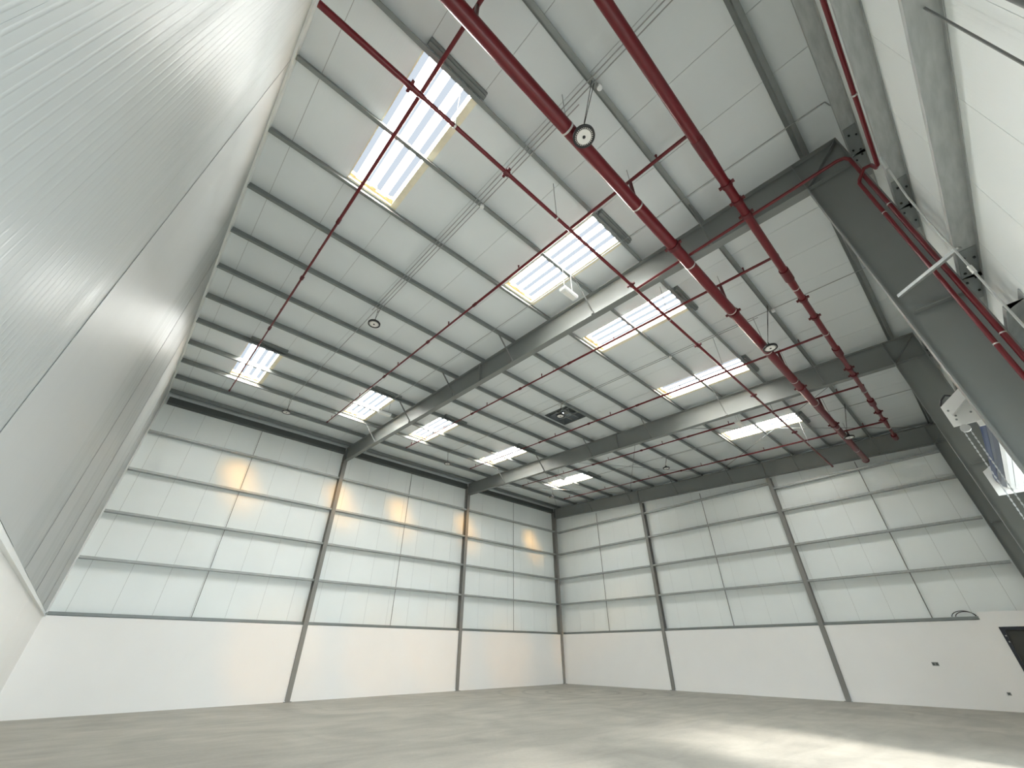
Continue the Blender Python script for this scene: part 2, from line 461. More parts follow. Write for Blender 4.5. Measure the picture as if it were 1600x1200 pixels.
# ------------------------------------------------------------------ skylights
def skylight(xa, xb, ya, yb, label):
    xm = (xa + xb) / 2
    t = thing('skylight', ((xa + xb) / 2, ya, zr(xm)), label, 'skylight', 'ribbed roof skylights')
    c = MB()
    roof_box(c, xa - 0.01, xb + 0.01, yb - 0.12, yb + 0.01, -0.02, 0.15)
    roof_box(c, xa - 0.01, xb + 0.01, ya - 0.01, ya + 0.012, -0.004, 0.15)
    roof_box(c, xb - 0.012, xb + 0.01, ya, yb, -0.004, 0.15)
    roof_box(c, xa - 0.01, xa + 0.03, ya, yb, -0.02, 0.15)
    c.build('curb', 'curb', t)
    f = MB()
    n = 9
    for i in range(n):
        y0 = ya + 0.02 + (yb - ya - 0.1) * i / n; y1 = ya + 0.02 + (yb - ya - 0.1) * (i + 1) / n
        roof_box(f, xa + 0.03, xa + 0.05 + random.uniform(0.02, 0.09), y0, y1, 0.05, 0.15)
    f.build('foam_filler', 'foam', t)
    # ribbed sheet
    p = MB(); k = 12
    prof = []
    yy0, yy1 = ya - 0.03, yb + 0.03
    for i in range(4):
        u0 = yy0 + (yy1 - yy0) * i / 4; wd = (yy1 - yy0) / 4
        prof += [(u0, 0.168), (u0 + wd * 0.55, 0.168), (u0 + wd * 0.66, 0.2), (u0 + wd * 0.89, 0.2)]
    prof.append((yy1, 0.168))
    for (x0, x1) in ((xa - 0.05, xb + 0.05),):
        b = len(p.v)
        for x in (x0, x1):
            for (y, z) in prof: p.v.append((x, y, zr(x) + z))
        m = len(prof)
        for i in range(m - 1):
            p.f.append((b + i, b + i + 1, b + m + i + 1, b + m + i)); p.sm.append(False)
    p.build('pane', 'daylight_pane', t)
    # end flashing along the lower edge
    xp = min(PX, key=lambda p: abs(p - xb)) + .072
    e = MB()
    roof_box(e, xp, xp + .075, ya - 0.0, yb + 0.04, -0.12, -0.004)
    roof_box(e, xp + .075, xp + .11, ya - 0.0, yb + 0.04, -0.08, -0.004)
    e.build('end_flashing', 'galvanised', t)
SKN = ['nearest the glossy wall', 'just before the nearest rafter', 'just past the nearest rafter', 'just before the second rafter', 'in the far bay']
for j, (ya, yb) in enumerate(SKY_Y):
    skylight(*SKY_X[0], ya, yb, 'small looking ribbed skylight of the row by the back wall, ' + SKN[j])
    skylight(*SKY_X[1], ya, yb, 'large looking ribbed skylight of the near row, ' + SKN[j])

# ------------------------------------------------------------------ steel frame
def col_back(y, label):
    t = thing('steel_column', (0.0, y, 0), label, 'column', 'steel columns along the back wall')
    h = 9.66
    MB().box(0.016, 0.032, y - 0.092, y + 0.092, 0, h).box(-0.23, 0.016, y - 0.006, y + 0.006, HB + 0.001, h).box(-0.248, -0.232, y - 0.092, y + 0.092, HB + 0.001, 10.3).box(-0.232, 0.016, y - 0.006, y + 0.006, h, 10.2).build('post', 'post_steel', t)
    MB().box(0.0, 0.12, y - 0.13, y + 0.13, 0.0, 0.018).build('base_plate', 'post_steel', t)
    MB().box(-0.23, 0.016, y - 0.09, y + 0.09, 9.60, 9.615).build('stiffener', 'post_steel', t)
    return t
col_back(YF1, 'grey steel column on the back wall under the nearest rafter')
col_back(YF2, 'grey steel column on the back wall under the second rafter')
col_back(YF3 - 0.01, 'grey steel column in the far corner of the two panelled walls')

def rb(x): return 9.66 - 0.0537 * x          # rafter underside
def rt(x): return zr(x) - 0.205              # rafter top
XI = 20.5
def rafter(y, label):
    t = thing('steel_rafter', (0.05, y, rb(0.05)), label, 'rafter', 'deep grey steel rafters')
    x0, x1, hf = 0.034, XI - 0.002, 0.095
    m = MB()
    m.slope(x0, x1, y - hf, y + hf, rb(x0), rb(x1), rb(x0) + 0.016, rb(x1) + 0.016)
    m.slope(x0, x1, y - 0.006, y + 0.006, rb(x0) + 0.016, rb(x1) + 0.016, rt(x0) - 0.016, rt(x1) - 0.016)
    m.slope(x0, x1, y - hf, y + hf, rt(x0) - 0.016, rt(x1) - 0.016, rt(x0), rt(x1))
    m.box(x0, x0 + 0.014, y - hf, y + hf, rb(x0) + 0.016, rt(x0) - 0.018)
    m.build('beam', 'painted_steel', t)
    for xs in ((7.02, 14.26) if y > -1 else (10.97,)):
        for s in (-1, 1):
            MB().slope(xs - 0.006, xs + 0.006, *sorted((y + s * 0.007, y + s * 0.09)), rb(xs) + 0.017, rb(xs) + 0.017, rt(xs) - 0.018, rt(xs) - 0.018).build('stiffener', 'painted_steel', t)
    return t
rafter(YF1, 'deep grey steel rafter crossing the roof nearest the camera')
rafter(YF2, 'deep grey steel rafter crossing the middle of the roof, second from camera')
rafter(YF3, 'deep grey steel rafter along the top of the far end wall')

def col_front(y, label):
    t = thing('steel_column', (20.9, y, 0), label, 'column', 'deep steel columns along the right wall')
    hf = 0.095
    xb, xt, zk = 20.66, XI, rb(XI)
    ztop = rt(XD) - 0.0
    m = MB()
    # inner flange (slightly tapering), web, outer flange, top plate
    m.hexa([(xb, y - hf, 0), (xb + .018, y - hf, 0), (xb + .018, y + hf, 0), (xb, y + hf, 0), (xt, y - hf, zk), (xt + .018, y - hf, zk), (xt + .018, y + hf, zk), (xt, y + hf, zk)])
    m.hexa([(xb + .018, y - .006, 0), (XD - .018, y - .006, 0), (XD - .018, y + .006, 0), (xb + .018, y + .006, 0), (xt + .018, y - .006, zk), (XD - .018, y - .006, zk), (XD - .018, y + .006, zk), (xt + .018, y + .006, zk)])
    m.slope(xt, XD - .018, y - .006, y + .006, zk, zk, rt(xt) - .016, rt(XD) - .016)
    m.box(XD - .018, XD, y - hf, y + hf, 0, ztop - .016)
    m.slope(xt, XD, y - hf, y + hf, rt(xt) - .016, rt(XD) - .016, rt(xt), rt(XD))
    m.build('post', 'painted_steel', t)
    for s in (-1, 1):
        a, b = sorted((y + s * .007, y + s * .09))
        MB().box(xt + .02, XD - .02, a, b, zk - .008, zk + .008).build('stiffener', 'painted_steel', t)
        MB().slope(xt + .0, xt + .014, a, b, zk + .009, zk + .009, rt(xt) - .018, rt(xt) - .018).build('stiffener', 'painted_steel', t)
        p0 = Vector((xt + .03, (a + b) / 2, zk + .03)); p1 = Vector((XD - .04, (a + b) / 2, rt(XD) - .05))
        MB().bar(p0, p1, .08, .012, up=(-(p1 - p0).z, 0, (p1 - p0).x)).build('stiffener', 'painted_steel', t)
        MB().box(xt + .16, XD - .02, a, b, 5.42, 5.434).build('stiffener', 'painted_steel', t)
    MB().box(xb - .06, XD, y - .15, y + .15, 0, .02).build('base_plate', 'painted_steel', t)
col_front(YF1, 'huge dark grey steel column at upper right, nearest the camera')
col_front(YF2, 'dark grey steel column on the right wall behind the shutter brackets')
col_front(YF3, 'dark grey steel column in the far right corner of the hall')

def col_gable(x, label):
    t = thing('steel_column', (x, 0.05, 0), label, 'column', 'slim steel columns on the end wall')
    h = rb(x) - 0.002
    MB().box(x - .09, x + .09, -.052, -.036, 0, h).box(x - .006, x + .006, -.036, .196, HB + .002, h).box(x - .09, x + .09, .196, .212, HB + .002, h).build('post', 'post_steel', t)
    MB().box(x - .13, x + .13, -.17, -.03, 0, .018).build('base_plate', 'post_steel', t)
    MB().box(x - .09, x + .09, -.05, .2, h - .3, h - .286).build('stiffener', 'post_steel', t)
col_gable(CB[0], 'grey steel column on the end wall, nearer the back corner')
col_gable(CB[1], 'grey steel column on the end wall, nearer the white box room')

# eave beams along the back wall
for (a, b, nm) in BAYS:
    t = MB().profile([(-.245, 10.08), (-.02, 10.08), (-.02, 10.34), (-.03, 10.34), (-.03, 10.09), (-.235, 10.09), (-.235, 10.34), (-.245, 10.34)], 'y', a + .13, b - .11).build('eave_beam', 'dark_steel', None, (-.1, a, 10.08))
    tag(t, 'dark steel eave beam at the top of the back wall, ' + nm, 'eave beam', 'dark eave beams')

# purlins
def zpts(x, z0, z1):
    t = .007; f = .068
    return [(x - t, z0), (x + f, z0), (x + f, z0 + .022), (x + f - t, z0 + .022), (x + f - t, z0 + t), (x, z0 + t), (x, z1), (x - f, z1), (x - f, z1 - .02), (x - f + t, z1 - .02), (x - f + t, z1 - t), (x - t, z1 - t)]
for k, x in enumerate(PX):
    for (a, b, nm) in BAYS:
        a2 = a if a == YC else a + .004
        b2 = b - .004 if b != YF3 else .2
        z1 = zr(x + .07) - .006; z0 = z1 - .19
        o = MB().profile(zpts(x, z0, z1), 'y', a2 + .03 if a == YC else a2, b2).build('purlin', 'galvanised', None, (x, a2, z0))
        tag(o, 'grey steel roof purlin, %s from the back wall, %s' % (ORD[k], nm), 'purlin', 'roof purlins')

# girts on the back wall, the end wall and the right wall
GZ = [4.14, 5.65, 7.20, 8.74]
def gpts(inner, outer, z):
    """Z section with a flat web; inner flange turned up, outer flange turned down"""
    t = .006 if outer > inner else -.006
    return [(inner, z), (inner, z + .065), (inner + t, z + .065), (inner + t, z + .006), (outer - t, z + .006), (outer - t, z - .0), (outer - t, z)]
for (a, b, nm) in BAYS:
    for i, z in enumerate(GZ):
        pr = [(-.248, z), (-.03, z), (-.03, z + .075), (-.036, z + .075), (-.036, z + .007), (-.242, z + .007), (-.242, z + .06), (-.248, z + .06)]
        a2 = a + .06 if a == YC else a + .012
        o = MB().profile(pr, 'y', a2, b - .012).build('wall_girt', 'galv_girt', None, (-.14, a2, z))
        tag(o, 'grey wall rail on the back wall, %s above the plaster, %s' % (ORD[i], nm), 'wall rail', 'rails on the back wall')
    o = MB().profile([(-.248, HB + .02), (-.05, HB + .02), (-.05, HB + .11), (-.06, HB + .11), (-.06, HB + .03), (-.248, HB + .03)], 'y', a + .06 if a == YC else a + .012, b - .012).build('base_channel', 'galvanised', None, (-.14, a, HB + .02))
    tag(o, 'grey steel channel on top of the back plaster wall, ' + nm, 'base channel', 'base channels on the plaster walls')
GB = [(-.02, CB[0], 'bay by the corner', 8.66), (CB[0], CB[1], 'middle bay', 8.58), (CB[1], 20.55, 'bay by the box room', 8.28)]
for (a, b, nm, ztop) in GB:
    a2 = .02 if a < 0 else a + .012
    for i, z in enumerate(GZ[:3] + [ztop]):
        pr = [(.218, z), (-.03, z), (-.03, z + .075), (-.024, z + .075), (-.024, z + .007), (.212, z + .007), (.212, z + .06), (.218, z + .06)]
        b2 = b - .012
        o = MB().profile(pr, 'x', a2, b2).build('wall_girt', 'galv_girt', None, (a2, .1, z))
        tag(o, 'grey wall rail on the end wall, %s above the plaster, %s' % (ORD[i], nm), 'wall rail', 'rails on the end wall')
    o = MB().profile([(.218, HB + .02), (.03, HB + .02), (.03, HB + .11), (.04, HB + .11), (.04, HB + .03), (.218, HB + .03)], 'x', a2, b - .012).build('base_channel', 'galvanised', None, (a2, .1, HB + .02))
    tag(o, 'grey steel channel on top of the end plaster wall, ' + nm, 'base channel', 'base channels on the plaster walls')
for (a, b, nm) in BAYS:
    for i, z in enumerate(GZ):
        pr = [(XD + .001, z), (XW - .003, z), (XW - .003, z - .05), (XW - .01, z - .05), (XW - .01, z + .007), (XD + .008, z + .007), (XD + .008, z + .06), (XD + .001, z + .06)]
        t = thing('wall_girt', (XD + .1, a, z), 'wide grey rail on the right wall, %s from below, %s' % (ORD[i], nm), 'wall rail', 'rails on the right wall')
        a2 = a + .06 if a == YC else a + .01
        MB().profile(pr, 'y', a2, b - .01).build('rail', 'galv_girt', t)
        for ye, s in ((a, 1), (b, -1)):
            if ye == YC or ye == YF3: continue
            MB().box(XD + .012, XW - .014, *sorted((ye + s * .015, ye + s * .62)), z - .008, z - .001).build('splice_plate', 'galvanised', t)
            for (dx, dy) in ((.04, .12), (.13, .06), (.05, .46), (.14, .40)):
                bl = MB().tube([(XD + .012 + dx, ye + s * dy, z - .03), (XD + .012 + dx, ye + s * dy, z - .008)], .014, 6)
                bl.build('bolt', 'black_cast', t)

o = MB().profile([(XD + .002, 4.72), (XD + .010, 4.72), (XD + .010, 4.80), (XW - .012, 4.80), (XW - .012, 4.93), (XW - .004, 4.93), (XW - .004, 4.79), (XD + .002, 4.79)], 'y', -16.45, YF2 - .01).build('wall_girt', 'galv_girt', None, (XD + .1, -16.2, 4.8))
tag(o, 'rail above the roller door, its cut end showing past the huge right column', 'wall rail')

# sag rods between the wall rails
for (y, nm) in ((-19.87, 'bay beside the glossy wall'), (-12.0, 'middle bay'), (-4.12, 'far bay')):
    t = MB()
    for (z0, z1) in zip([HB + .03] + [z + .01 for z in GZ], [z - .002 for z in GZ] + [10.07]):
        t.bar((-.14, y, z0), (-.14, y, z1), .02, .012)
    o = t.build('sag_rod', 'tie_steel', None, (-.14, y, HB + .03))
    tag(o, 'thin dark upright tie between rails of the back wall, ' + nm, 'tie rod', 'ties between wall rails')
for (x, nm, zt, gt) in ((3.50, 'bay by the corner', 9.4, 8.66), (10.66, 'middle bay', 9.0, 8.58), (17.8, 'bay by the box room', 8.68, 8.28)):
    t = MB(); zs = GZ[:3] + [gt]
    for (z0, z1) in zip([HB + .03] + [z + .01 for z in zs], [z - .002 for z in zs] + [zt]):
        t.bar((x, .12, z0), (x, .12, z1), .012, .03)
    o = t.build('sag_rod', 'tie_steel', None, (x, .12, HB + .03))
    tag(o, 'thin dark upright tie between rails of the end wall, ' + nm, 'tie rod', 'ties between wall rails')
o = MB().bar((21.33, -19.75, 4.2), (21.33, -19.75, 5.645), .012, .012).bar((21.33, -19.75, 5.66), (21.33, -19.75, 7.19), .012, .012).build('sag_rod', 'tie_steel', None, (21.33, -19.75, 4.2))
tag(o, 'thin grey tie through the wide rail in the upper right corner', 'tie rod')
o = MB().tube([(21.405, -20.02, .3), (21.405, -20.02, 5.60)], .014, 8).build('conduit', 'tie_steel', None, (21.405, -20.02, .3))
tag(o, 'grey tube running down the white panel at the upper right corner', 'conduit')

# fly braces from purlins to the rafters
FB = [(18.74, 'sixth'), (15.68, 'fifth'), (12.61, 'fourth'), (9.55, 'third'), (6.48, 'second'), (3.42, 'first')]
for (y, nm) in ((YF1, 'nearest rafter'), (YF2, 'second rafter'), (YF3, 'end wall rafter')):
    for (x, od) in FB:
        zt = zr(x) - .20
        o = MB().bar((x + .03, y - .68, zt + .02), (x + .03, y - .10, rb(x) + .03), .05, .02, up=(1, 0, 0)).box(x - .01, x + .06, y - .155, y - .098, rb(x) - .02, rb(x) + .06).build('fly_brace', 'tie_steel', None, (x, y - .1, rb(x)))
        tag(o, 'short slanting brace from purlin to the %s, %s from the back wall' % (nm, od), 'brace', 'slanting rafter braces')
o = MB().bar((20.63, YF1 - .11, 5.72), (21.27, YF1 - .72, 5.64), .045, .045).build('column_brace', 'galv_girt', None, (20.63, YF1 - .11, 5.7))
tag(o, 'pale grey bar bracing the huge right column to a wall rail', 'brace')

# roof bracing rods in the far bay
def rod(p, q, label, r=.012, m='rod_grey', name='bracing_rod', group='thin crossing roof rods'):
    o = MB().tube([p, q], r, 6).build(name, m, None, p)
    tag(o, label, 'bracing rod', group)
def rp(x, y, o=-.24): return (x, y, zr(x) + o)
rod(rp(20.3, -7.85), rp(12.2, -.35), 'thin bracing rod, far bay, from second rafter at the right column towards the end wall')
rod(rp(12.2, -7.85, -.27), rp(20.3, -.35, -.27), 'thin bracing rod, far bay, running from the end wall right corner to the second rafter')
rod(rp(11.9, -7.85), rp(6.6, -.35), 'thin bracing rod, far bay, middle of roof, sloping to the end wall')
rod(rp(6.6, -7.85, -.27), rp(11.9, -.35, -.27), 'thin bracing rod, far bay, middle of roof, sloping to the second rafter')
rod(rp(6.2, -7.85), rp(.5, -.35), 'thin bracing rod, far bay, by the back wall, ending in the corner')
rod(rp(.5, -7.85, -.27), rp(6.2, -.35, -.27), 'thin bracing rod, far bay, by the back wall, ending at the second rafter')

# ------------------------------------------------------------------ sprinkler pipes
def hanger(x, y, z, r, t, top=None):
    zt = (zr(x) - .02) if top is None else top
    MB().tube([(x, y, z + r), (x, y, zt)], .007, 6).build('hanger_rod', 'rod_grey', t)
    MB().tube([(x, y - .016, z), (x, y + .016, z)], r + .006, 14, caps=True).build('clamp', 'zinc', t)
def coupling(x, y, z, r, t, axis='y'):
    d = (0, .05, 0) if axis == 'y' else (.05, 0, 0)
    p = Vector((x, y, z)); d = Vector(d)
    m = MB().tube([p - d, p + d], r + .022, 12)
    s = Vector((1, 0, 0)) if axis == 'y' else Vector((0, 1, 0))
    m.bar(p + s * (r + .01), p + s * (r + .065), .05, .04).bar(p - s * (r + .01), p - s * (r + .065), .05, .04)
    m.build('coupling', 'red_fitting', t)
# the thickest main
t = thing('sprinkler_main', (18.26, -12, 8.42), 'thickest dark red sprinkler main running the length of the roof', 'pipe')
MB().tube([(18.26, -23.45, 8.42), (18.26, -.62, 8.42)], .108, 20).build('pipe', 'red_paint', t)
MB().tube([(18.26, -.66, 8.42), (18.26, -.58, 8.42)], .124, 20).build('end_cap', 'red_fitting', t)
for y in (-16.75, -13.9, -9.0, -5.4): coupling(18.26, y, 8.42, .108, t)
for y in (-20.0, -18.05, -16.05, -14.0, -11.7, -9.6, -7.6, -5.1, -2.2): hanger(18.26, y, 8.42, .108, t, zr(18.26) - .02 if abs(y - YF1) > .3 else rb(18.26))
for y in (-21.85, -18.05, -14.1, -10.1, -6.1, -2.3):
    MB().tube([(18.26, y, 8.50), (18.26, y, zr(18.26) - .44)], .034, 10).build('riser', 'red_fitting', t)
# the stepped main
t = thing('sprinkler_main', (19.55, -12, 8.47), 'dark red main of stepped thickness, close to the right wall', 'pipe')
st = [(-23.45, .088), (-17.8, .088), (-17.35, .075), (-13.8, .075), (-13.4, .066), (-9.9, .066), (-9.5, .057), (-6.0, .057), (-5.6, .05), (-2.15, .045)]
MB().tube([(19.55, y, 8.47) for y, r in st], [r for y, r in st], 18).build('pipe', 'red_paint', t)
for y in (-17.2, -16.75, -16.35, -13.1, -12.2, -9.0, -8.5, -5.2, -4.4): coupling(19.55, y, 8.47, .066, t)
for y in (-21.0, -17.75, -13.6, -11.3, -7.2, -3.5): hanger(19.55, y, 8.47, .07, t)
for y in (-21.85, -18.05, -14.1, -10.1, -6.1, -2.3):
    MB().tube([(19.55, y, 8.52), (19.55, y, zr(19.55) - .42)], .04, 10).tube([(19.55, y - .28, 8.47), (19.55, y + .12, 8.47)], .094, 14).build('tee', 'red_fitting', t)
# the thin feed pipe
t = thing('sprinkler_main', (17.05, -12, 8.52), 'thin red pipe beside the thickest main, crossing over the skylights', 'pipe')
MB().tube([(17.05, -23.45, 8.52), (17.05, -22.0, 8.52), (17.05, -21.85, 8.52), (17.05, -.55, 8.52)], [.048, .048, .034, .034], 14).build('pipe', 'red_paint', t)
MB().tube([(17.05, -.60, 8.52), (17.05, -.52, 8.52)], .044, 12).build('end_cap', 'red_fitting', t)
for y in (-22.1, -20.2, -16.4, -13.2, -9.4, -5.5): coupling(17.05, y, 8.52, .03, t)
for y in (-21.3, -18.9, -14.7, -11.6, -7.6, -3.7): hanger(17.05, y, 8.52, .034, t, zr(17.05) - .02)
# feed along the nearest rafter and down the column
t = thing('drop_pipe', (21.12, -16.22, .4), 'thin red pipe along the nearest rafter turning down the huge column', 'pipe')
MB().tube([(17.05, -16.22, 8.50), (21.0, -16.22, 8.50), (21.09, -16.22, 8.46), (21.13, -16.22, 8.36), (21.13, -16.22, .35)], .030, 12).build('pipe', 'red_paint', t)
for z in (7.1, 4.6, 2.2):
    MB().tube([(21.13, -16.22, z - .008), (21.13, -16.22, z + .008)], .033, 12).build('clamp', 'zinc', t)
MB().tube([(21.13, -16.22, .3), (21.13, -16.22, .4)], .042, 12).build('end_cap', 'red_fitting', t)
t = thing('drop_pipe', (21.05, -16.22, .4), 'second thin red pipe going down the huge column, joined by an elbow', 'pipe')
MB().tube([(21.21, -23.4, 7.41), (21.21, -16.75, 7.41)], .026, 12).tube([(21.21, -16.75, 7.41), (21.21, -16.6, 7.52), (21.21, -16.5, 7.72), (21.15, -16.42, 7.82), (21.06, -16.24, 7.84), (21.03, -16.22, 7.78), (21.03, -16.22, .35)], .026, 12).build('pipe', 'red_paint', t)
for y in (-21.2, -18.05):
    MB().tube([(21.21, y - .012, 7.41), (21.21, y + .012, 7.41)], .034, 12).build('clamp', 'zinc', t)
for z in (7.0, 4.5, 2.1):
    MB().tube([(21.03, -16.22, z - .008), (21.03, -16.22, z + .008)], .029, 12).build('clamp', 'zinc', t)
MB().tube([(21.03, -16.22, .3), (21.03, -16.22, .4)], .036, 12).build('end_cap', 'red_fitting', t)
# branch lines
BN = ['in front of the nearest skylights', 'just before the nearest rafter', 'just past the nearest rafter', 'just before the second rafter', 'just past the second rafter', 'just before the end wall']
for i, y in enumerate((-21.85, -18.05, -14.1, -10.1, -6.1, -2.3)):
    t = thing('sprinkler_branch', (11, y, zr(11) - .42), 'thin red sprinkler branch line across the roof, ' + BN[i], 'pipe', 'red sprinkler branch lines')
    xs = [(19.6, .034), (13.4, .034), (13.3, .028), (8.2, .028), (8.1, .022), (2.85, .022)]
    MB().tube([(x, y, zr(x) - .42) for x, r in xs], [r for x, r in xs], 10).build('pipe', 'red_paint', t)
    e = MB()
    for x in (13.35, 8.15): e.tube([(x - .07, y, zr(x) - .42), (x + .07, y, zr(x) - .42)], .042, 10)
    for x in (18.0, 11.0): e.tube([(x - .05, y, zr(x) - .42), (x + .05, y, zr(x) - .42)], .046, 10)
    e.tube([(2.82, y, zr(2.85) - .42), (2.92, y, zr(2.85) - .42)], .032, 10)
    e.build('fitting', 'red_fitting', t)
    for x in (18.85, 15.1, 12.1, 9.1, 6.1, 3.3):
        z = zr(x) - .42
        MB().tube([(x, y, z), (x, y, z + .10), (x, y, z + .105), (x, y, z + .125), (x, y, z + .14), (x, y, z + .145)], [.014, .014, .022, .012, .012, .026], 8).build('sprinkler_head', 'red_fitting', t)
    for x in PX[2:12:3]:
        MB().tube([(x + .03, y, zr(x) - .40), (x + .03, y, zr(x) - .192)], .006, 6).build('hanger_rod', 'rod_grey', t)

# ------------------------------------------------------------------ lamps
def lamp(x, y, z, label):
    t = thing('high_bay_lamp', (x, y, z), label, 'lamp', 'round black rimmed high bay lamps')
    R_ = .168
    MB().lathe([(.05, z + .13), (.055, z + .10), (.07, z + .075), (.12, z + .068), (R_, z + .045), (R_, z + .004), (R_ - .008, z), (R_ - .03, z), (R_ - .031, z + .018), (.0, z + .018)][::1], x, y, 36).build('housing', 'black_cast', t)
    fins = MB()
    for i in range(28):
        a = 2 * math.pi * i / 28; c, s_ = math.cos(a), math.sin(a)
        fins.bar((x + c * .119, y + s_ * .119, z + .014), (x + c * .136, y + s_ * .136, z + .014), .011, .008)
    fins.build('heat_fins', 'lens_white', t)
    MB().lathe([(.112, z + .016), (.112, z + .004), (.106, z), (.028, z), (.026, z + .004)], x, y, 32).build('lens', 'lens_white', t)
    MB().lathe([(.024, z + .006), (.024, z - .004), (.018, z - .008)], x, y, 16).build('centre_cap', 'black_cast', t)
    zt = zr(x) - .19
    xp = min(PX, key=lambda p: abs(p - x)) + .03
    zt = zr(xp) - .192
    MB().tube([(x, y, z + .13), (x, y, z + .2)], .012, 8).tube([(x, y, z + .2), (xp, y - .03, zt)], .006, 6).tube([(x, y, z + .2), (xp, y + .03, zt)], .006, 6).build('suspension_cable', 'cable_black', t)
BL = ['bay beside the glossy wall', 'middle bay', 'far bay']
for i, y in enumerate((-19.83, -12.2, -4.45)):
    lamp(18.42, y, 8.14, 'round black rimmed lamp under the thickest red main, ' + BL[i])
for i, y in enumerate((-19.78, -11.9, -3.9)):
    lamp(10.98, y, 9.28, 'round black rimmed lamp hanging in mid roof, ' + BL[i])
for i, y in enumerate((-19.82, -12.05, -4.25)):
    lamp(3.5, y, 9.52, 'round black rimmed lamp hanging near the back wall, ' + BL[i])

def emergency(x, y, z, label):
    t = thing('emergency_light', (x, y, z), label, 'lamp', 'white emergency light boxes')
    MB().profile([(x - .09, z + .0), (x - .07, z - .04), (x + .07, z - .04), (x + .09, z), (x + .09, z + .06), (x - .09, z + .06)], 'y', y - .24, y + .24).build('housing', 'white_plastic', t)
    MB().box(x - .045, x + .045, y - .17, y + .17, z - .046, z - .038).build('diffuser', 'lens_white', t)
    m = MB()
    for s in (-.15, .15): m.tube([(x, y + s, z + .06), (x, y + s, zr(x) - .195)], .006, 6)
    m.build('suspension_cable', 'white_conduit', t)
emergency(15.75, -17.0, 8.80, 'white light box hanging beside the nearest rafter near a large skylight')
emergency(6.55, -17.1, 9.24, 'white light box hanging beside the nearest rafter towards the back wall')
emergency(15.75, -7.15, 8.80, 'white light box hanging past the second rafter near a large skylight')
emergency(6.55, -6.9, 9.24, 'white light box hanging past the second rafter towards the back wall')

# ------------------------------------------------------------------ conduits under the purlins
def conduit(y, runs, label, m='conduit', r=.011):
    t = thing('conduit', (runs[0][0], y, zr(runs[0][0]) - .22), label, 'conduit', 'thin conduits under the purlins')
    for (xa, xb, dy) in runs:
        n = 6
        pts = [(xa + (xb - xa) * i / n, y + dy, zr(xa + (xb - xa) * i / n) - .211) for i in range(n + 1)]
        MB().tube(pts, r, 8).build('tube', m, t)
    return t
def jbox(x, y, t): MB().tube([(x, y, zr(x) - .26), (x, y, zr(x) - .198)], .045, 12).build('junction_box', 'white_plastic', t)
t = conduit(-19.85, [(20.9, 10.9, -.05), (20.9, 3.4, .03), (18.4, 10.9, .11)], 'parallel thin conduits across the roof carrying lamps, bay beside the glossy wall')
jbox(15.72, -19.72, t); jbox(18.8, -19.7, t)
t = conduit(-12.0, [(20.9, 3.4, .03), (18.4, 10.9, .12)], 'parallel thin conduits across the roof carrying lamps, middle bay')
jbox(15.72, -11.85, t); jbox(18.8, -11.9, t)
t = conduit(-4.2, [(20.9, 3.4, .03), (15.0, 10.9, .12)], 'parallel thin conduits across the roof carrying lamps, far bay')
t = thing('conduit', (21.1, -16.78, 9.2), 'thin conduit across the roof beside the nearest rafter, turning down the wall', 'conduit', 'thin conduits under the purlins')
MB().tube([(21.24, -16.95, 8.9), (21.24, -16.85, 9.2), (21.17, -16.78, zr(21.17) - .205), (15.75, -16.80, zr(15.75) - .211), (6.6, -16.84, zr(6.6) - .211)], .009, 8).build('tube', 'conduit', t)
t = conduit(-7.0, [(20.2, 6.6, 0)], 'thin conduit across the roof beside the second rafter', r=.009)
# white upright conduit on the right wall
t = thing('conduit', (21.12, -17.2, 1.2), 'white upright conduit in front of the rails on the right wall', 'conduit')
MB().tube([(21.14, -17.42, 6.84), (21.12, -17.36, 6.62), (21.10, -17.25, 6.2), (21.10, -17.2, 5.76), (21.10, -17.14, 4.4), (21.10, -17.12, 1.2)], .011, 10).build('tube', 'white_conduit', t)
MB().tube([(21.135, -17.41, 6.82), (21.12, -17.37, 6.64)], .024, 10).build('sleeve', 'galv_girt', t)
MB().tube([(21.10, -17.165, 5.0), (21.10, -17.16, 4.9)], .021, 10).build('coupling', 'zinc', t)

# ------------------------------------------------------------------ square roof hatch
t = thing('roof_hatch', (10.3, -10.7, zr(10.3)), 'dark square roof opening with a fan frame in the middle bay', 'roof hatch')
m = MB()
roof_box(m, FX0, FX0 + .05, FY0, FY1, -.02, .5); roof_box(m, FX1 - .05, FX1, FY0, FY1, -.02, .5)
roof_box(m, FX0 + .05, FX1 - .05, FY0, FY0 + .05, -.02, .5); roof_box(m, FX0 + .05, FX1 - .05, FY1 - .05, FY1, -.02, .5)
m.build('frame', 'dark_steel', t)
m = MB(); roof_box(m, FX0, FX1, FY0, FY1, .5, .54); m.build('cover', 'dark_steel', t)
for (xa, xb, ya, yb) in ((9.75, 10.1, -10.95, -10.5), (9.75, 10.05, -10.35, -10.15), (10.55, 10.75, -10.3, -10.15)):
    m = MB(); roof_box(m, xa, xb, ya, yb, .48, .495); m.build('pane', 'hatch_pane', t)
for y in (-11.0, -10.42): roof_box(MB(), FX0 + .05, FX1 - .05, y - .03, y + .03, .1, .16).build('cross_bar', 'galvanised', t)
for x in (10.15, 10.5): roof_box(MB(), x - .02, x + .02, FY0 + .05, FY1 - .05, .04, .1).build('cross_bar', 'painted_steel', t)
mt = MB().tube([(10.32, -10.7, zr(10.3) + .1), (10.32, -10.7, zr(10.3) + .34)], .11, 16).build('fan_motor', 'painted_steel', t)

